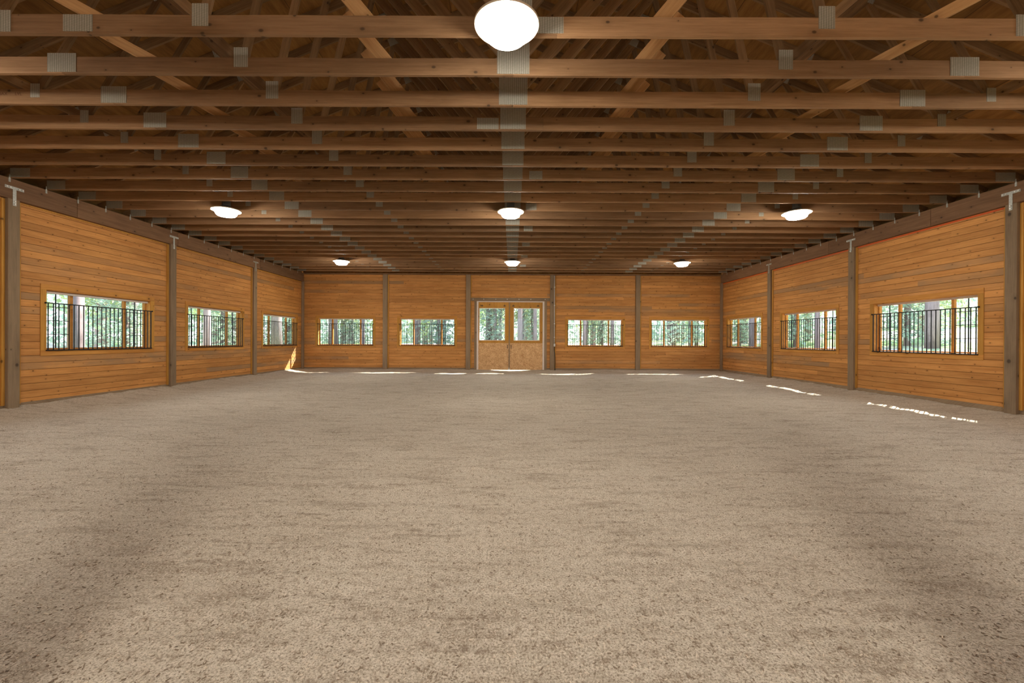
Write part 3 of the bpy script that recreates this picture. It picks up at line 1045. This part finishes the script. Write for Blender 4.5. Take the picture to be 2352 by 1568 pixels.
def crown_mesh(kind, seed):
    rnd = random.Random(seed)
    b = MB()
    if kind == 'conifer':
        H = 10.0
        z = 0.7
        while z < H:
            R = 2.4 * (1 - z / H) ** 0.8 + 0.25
            nb = 9
            ph = rnd.random() * 6.28
            for k in range(nb):
                t = ph + 2 * math.pi * k / nb + rnd.uniform(-.2, .2)
                rr = R * rnd.uniform(0.7, 1.1)
                for q in range(9):
                    fr = (q + 0.7) / 9
                    cx = math.cos(t) * rr * fr; cyy = math.sin(t) * rr * fr; cz = z - rr * 0.25 * fr * fr + rnd.uniform(-.1, .1)
                    s_ = rnd.uniform(0.06, 0.17)
                    for _ in range(6):
                        d1 = Vector((rnd.uniform(-1, 1), rnd.uniform(-1, 1), rnd.uniform(-.5, .5))).normalized() * s_
                        d2 = Vector((rnd.uniform(-1, 1), rnd.uniform(-1, 1), rnd.uniform(-.6, .6))).normalized() * s_ * 0.4
                        c0 = Vector((cx + rnd.uniform(-.12, .12), cyy + rnd.uniform(-.12, .12), cz + rnd.uniform(-.1, .1)))
                        b.quad([c0 - d1, c0 - d2, c0 + d1, c0 + d2])
            z += 0.42
    elif kind == 'broad':
        for c in range(16):
            t = rnd.random() * 6.28; rr = rnd.uniform(0, 1.7)
            C0 = Vector((math.cos(t) * rr, math.sin(t) * rr, rnd.uniform(1.6, 6.0)))
            for q in range(190):
                d = Vector((rnd.gauss(0, 1), rnd.gauss(0, 1), rnd.gauss(0, .8))).normalized() * rnd.uniform(0.5, 1.2)
                s_ = rnd.uniform(0.08, 0.17)
                d1 = Vector((rnd.uniform(-1, 1), rnd.uniform(-1, 1), rnd.uniform(-1, 1))).normalized() * s_
                d2 = Vector((rnd.uniform(-1, 1), rnd.uniform(-1, 1), rnd.uniform(-1, 1))).normalized() * s_ * 0.6
                c0 = C0 + d
                b.quad([c0 - d1, c0 - d2, c0 + d1, c0 + d2])
    else:  # shrub
        for q in range(1500):
            d = Vector((rnd.gauss(0, 1), rnd.gauss(0, 1), abs(rnd.gauss(0, 1)))).normalized() * rnd.uniform(0.5, 1.1)
            s_ = rnd.uniform(0.05, 0.12)
            d1 = Vector((rnd.uniform(-1, 1), rnd.uniform(-1, 1), rnd.uniform(-1, 1))).normalized() * s_
            d2 = Vector((rnd.uniform(-1, 1), rnd.uniform(-1, 1), rnd.uniform(-1, 1))).normalized() * s_ * 0.6
            c0 = d
            b.quad([c0 - d1, c0 - d2, c0 + d1, c0 + d2])
    return b.mesh('foliage', M['needle'] if kind == 'conifer' else M['leaf'])
CR = {('conifer', i): crown_mesh('conifer', 10 + i) for i in range(2)}
CR.update({('broad', i): crown_mesh('broad', 20 + i) for i in range(2)})
CR[('shrub', 0)] = crown_mesh('shrub', 30)
TRK = {}
for r0 in (0.16, 0.22, 0.32):
    b = MB(); b.tube([(0, 0, -0.3), (0.02, 0, 2.5), (-0.03, 0.02, 6), (0.02, 0, 12)], [r0 * 1.15, r0, r0 * 0.85, r0 * 0.45], 12)
    TRK[r0] = b.mesh('trunk', M['bark'], True)

def gz(x, y):
    return float(ground_z(np.array([[x]]), np.array([[y]]))[0, 0])

def tree(kind, x, y, label, scale=1.0, r0=0.22, lift=0.0):
    nm = {'conifer': 'pine_tree', 'broad': 'leafy_tree', 'shrub': 'shrub', 'trunk': 'tall_pine'}[kind]
    r = empty(nm, (x, y, gz(x, y)), random.random() * 6.28)
    r.scale = (scale,) * 3
    tag(r, label, 'shrub' if kind == 'shrub' else 'tree', 'trees and shrubs outside the windows')
    if kind != 'shrub':
        link('trunk', TRK[r0], r)
    if kind == 'trunk':
        c = link('foliage', CR[('conifer', random.randrange(2))], r, (0, 0, 4.6))
        c.scale = (0.8, 0.8, 0.62)
        return r
    c = link('foliage', CR[(kind, 0 if kind == 'shrub' else random.randrange(2))], r, (0, 0, lift))
    return r

def ray(wx, wy, dist):
    """a point at distance dist past the opening (wx, wy) as seen from the camera"""
    d = Vector((wx, wy)); n = d.normalized()
    p = d + n * dist
    return p.x, p.y

VIEWS = [(-HX, 9.62, 'nearest window of the left wall', 0), (-HX, 13.30, 'middle window of the left wall', 0), (-HX, 16.95, 'farthest window of the left wall', 0),
         (-7.34, YB, 'far wall window nearest the left corner', 1), (-3.74, YB, 'far wall window just left of the doors', 1),
         (-0.88, YB, 'glass of the left door', 1), (0.65, YB, 'glass of the right door', 1),
         (3.66, YB, 'far wall window just right of the doors', 1), (7.36, YB, 'far wall window nearest the right corner', 1),
         (HX, 16.95, 'farthest window of the right wall', 0), (HX, 13.30, 'middle window of the right wall', 0), (HX, 9.62, 'nearest window of the right wall', 0)]
for i, (wx, wy, nm, back) in enumerate(VIEWS):
    hw = 0.4 if 'door' in nm and 'glass' in nm else 0.85
    def off(f):
        return (wx + f * hw, wy) if back else (wx, wy + f * hw * (1 if wx > 0 else 1))
    ox, oy = off(-0.75 + 0.2 * (i % 3)); x, y = ray(ox, oy, (8.5 if wx < 0 and not back else 19.0) + (i % 3) * 2.0)
    tree('trunk', x, y, 'thick brown pine trunk close behind the ' + nm, 1.0, (0.22, 0.16, 0.32)[i % 3])
    ox, oy = off(0.6 - 0.25 * (i % 2)); x, y = ray(ox, oy, (13 if wx < 0 and not back else 20) + (i % 4) * 1.6)
    tree('conifer', x, y, 'bushy green pine behind the ' + nm, 0.9 + 0.1 * (i % 3), 0.16)
    ox, oy = off(-0.1); x, y = ray(ox, oy, (21 if wx < 0 and not back else 27) + (i % 3) * 3)
    tree('broad', x, y, 'pale leafy tree far behind the ' + nm, 1.3, 0.22)
    if wx < 0 or back:
        ox, oy = off(0.9); x, y = ray(ox, oy, 19 + (i % 3) * 2)
        tree('trunk', x, y, 'slender distant pine trunk behind the ' + nm, 1.0, 0.16)
    ox, oy = off(0.15); x, y = ray(ox, oy, 9.5 + (i % 2) * 3)
    tree('shrub', x, y, 'low green shrub behind the ' + nm, 0.9, 0.22)

wood_chips()

rs = random.Random(3)
for (wx, wy, nm, back) in VIEWS:
    if not back: continue
    for q, how in enumerate(('slim leaning', 'slim upright', 'slim mossy')):
        f = (-0.45, 0.2, 0.8)[q] * (0.42 if 'glass' in nm else 0.9)
        x, y = ray(wx + f, wy, 23.5 + 3.1 * q + rs.uniform(-1, 1))
        r = tree('trunk', x, y, '%s dark trunk deep behind the %s' % (how, nm), 1.0, 0.16)
        r.rotation_euler[0] = math.radians((3, 0, 1)[q])

# forest edge closing the view
def treeline():
    rnd = random.Random(99)
    b = MB()
    for i in range(42000):
        t = rnd.uniform(-0.75, math.pi + 0.75)
        R = rnd.uniform(52, 66)
        x, y = math.cos(t) * R, math.sin(t) * R + 8
        zmax = 9 + 4 * math.sin(t * 9) + 3 * math.sin(t * 23 + 1)
        z = gz0 + rnd.random() ** 1.1 * zmax
        s_ = rnd.uniform(0.2, 0.55)
        d1 = Vector((rnd.uniform(-1, 1), rnd.uniform(-1, 1), rnd.uniform(-1, 1))).normalized() * s_
        d2 = Vector((rnd.uniform(-1, 1), rnd.uniform(-1, 1), rnd.uniform(-1, 1))).normalized() * s_ * 0.7
        c0 = Vector((x, y, z))
        b.quad([c0 - d1, c0 - d2, c0 + d1, c0 + d2])
    return b
gz0 = 0.3
tl = treeline().build('forest_edge', M['needle'])
tag(tl, 'hazy green forest foliage closing the view beyond all windows', 'forest', kind='stuff')
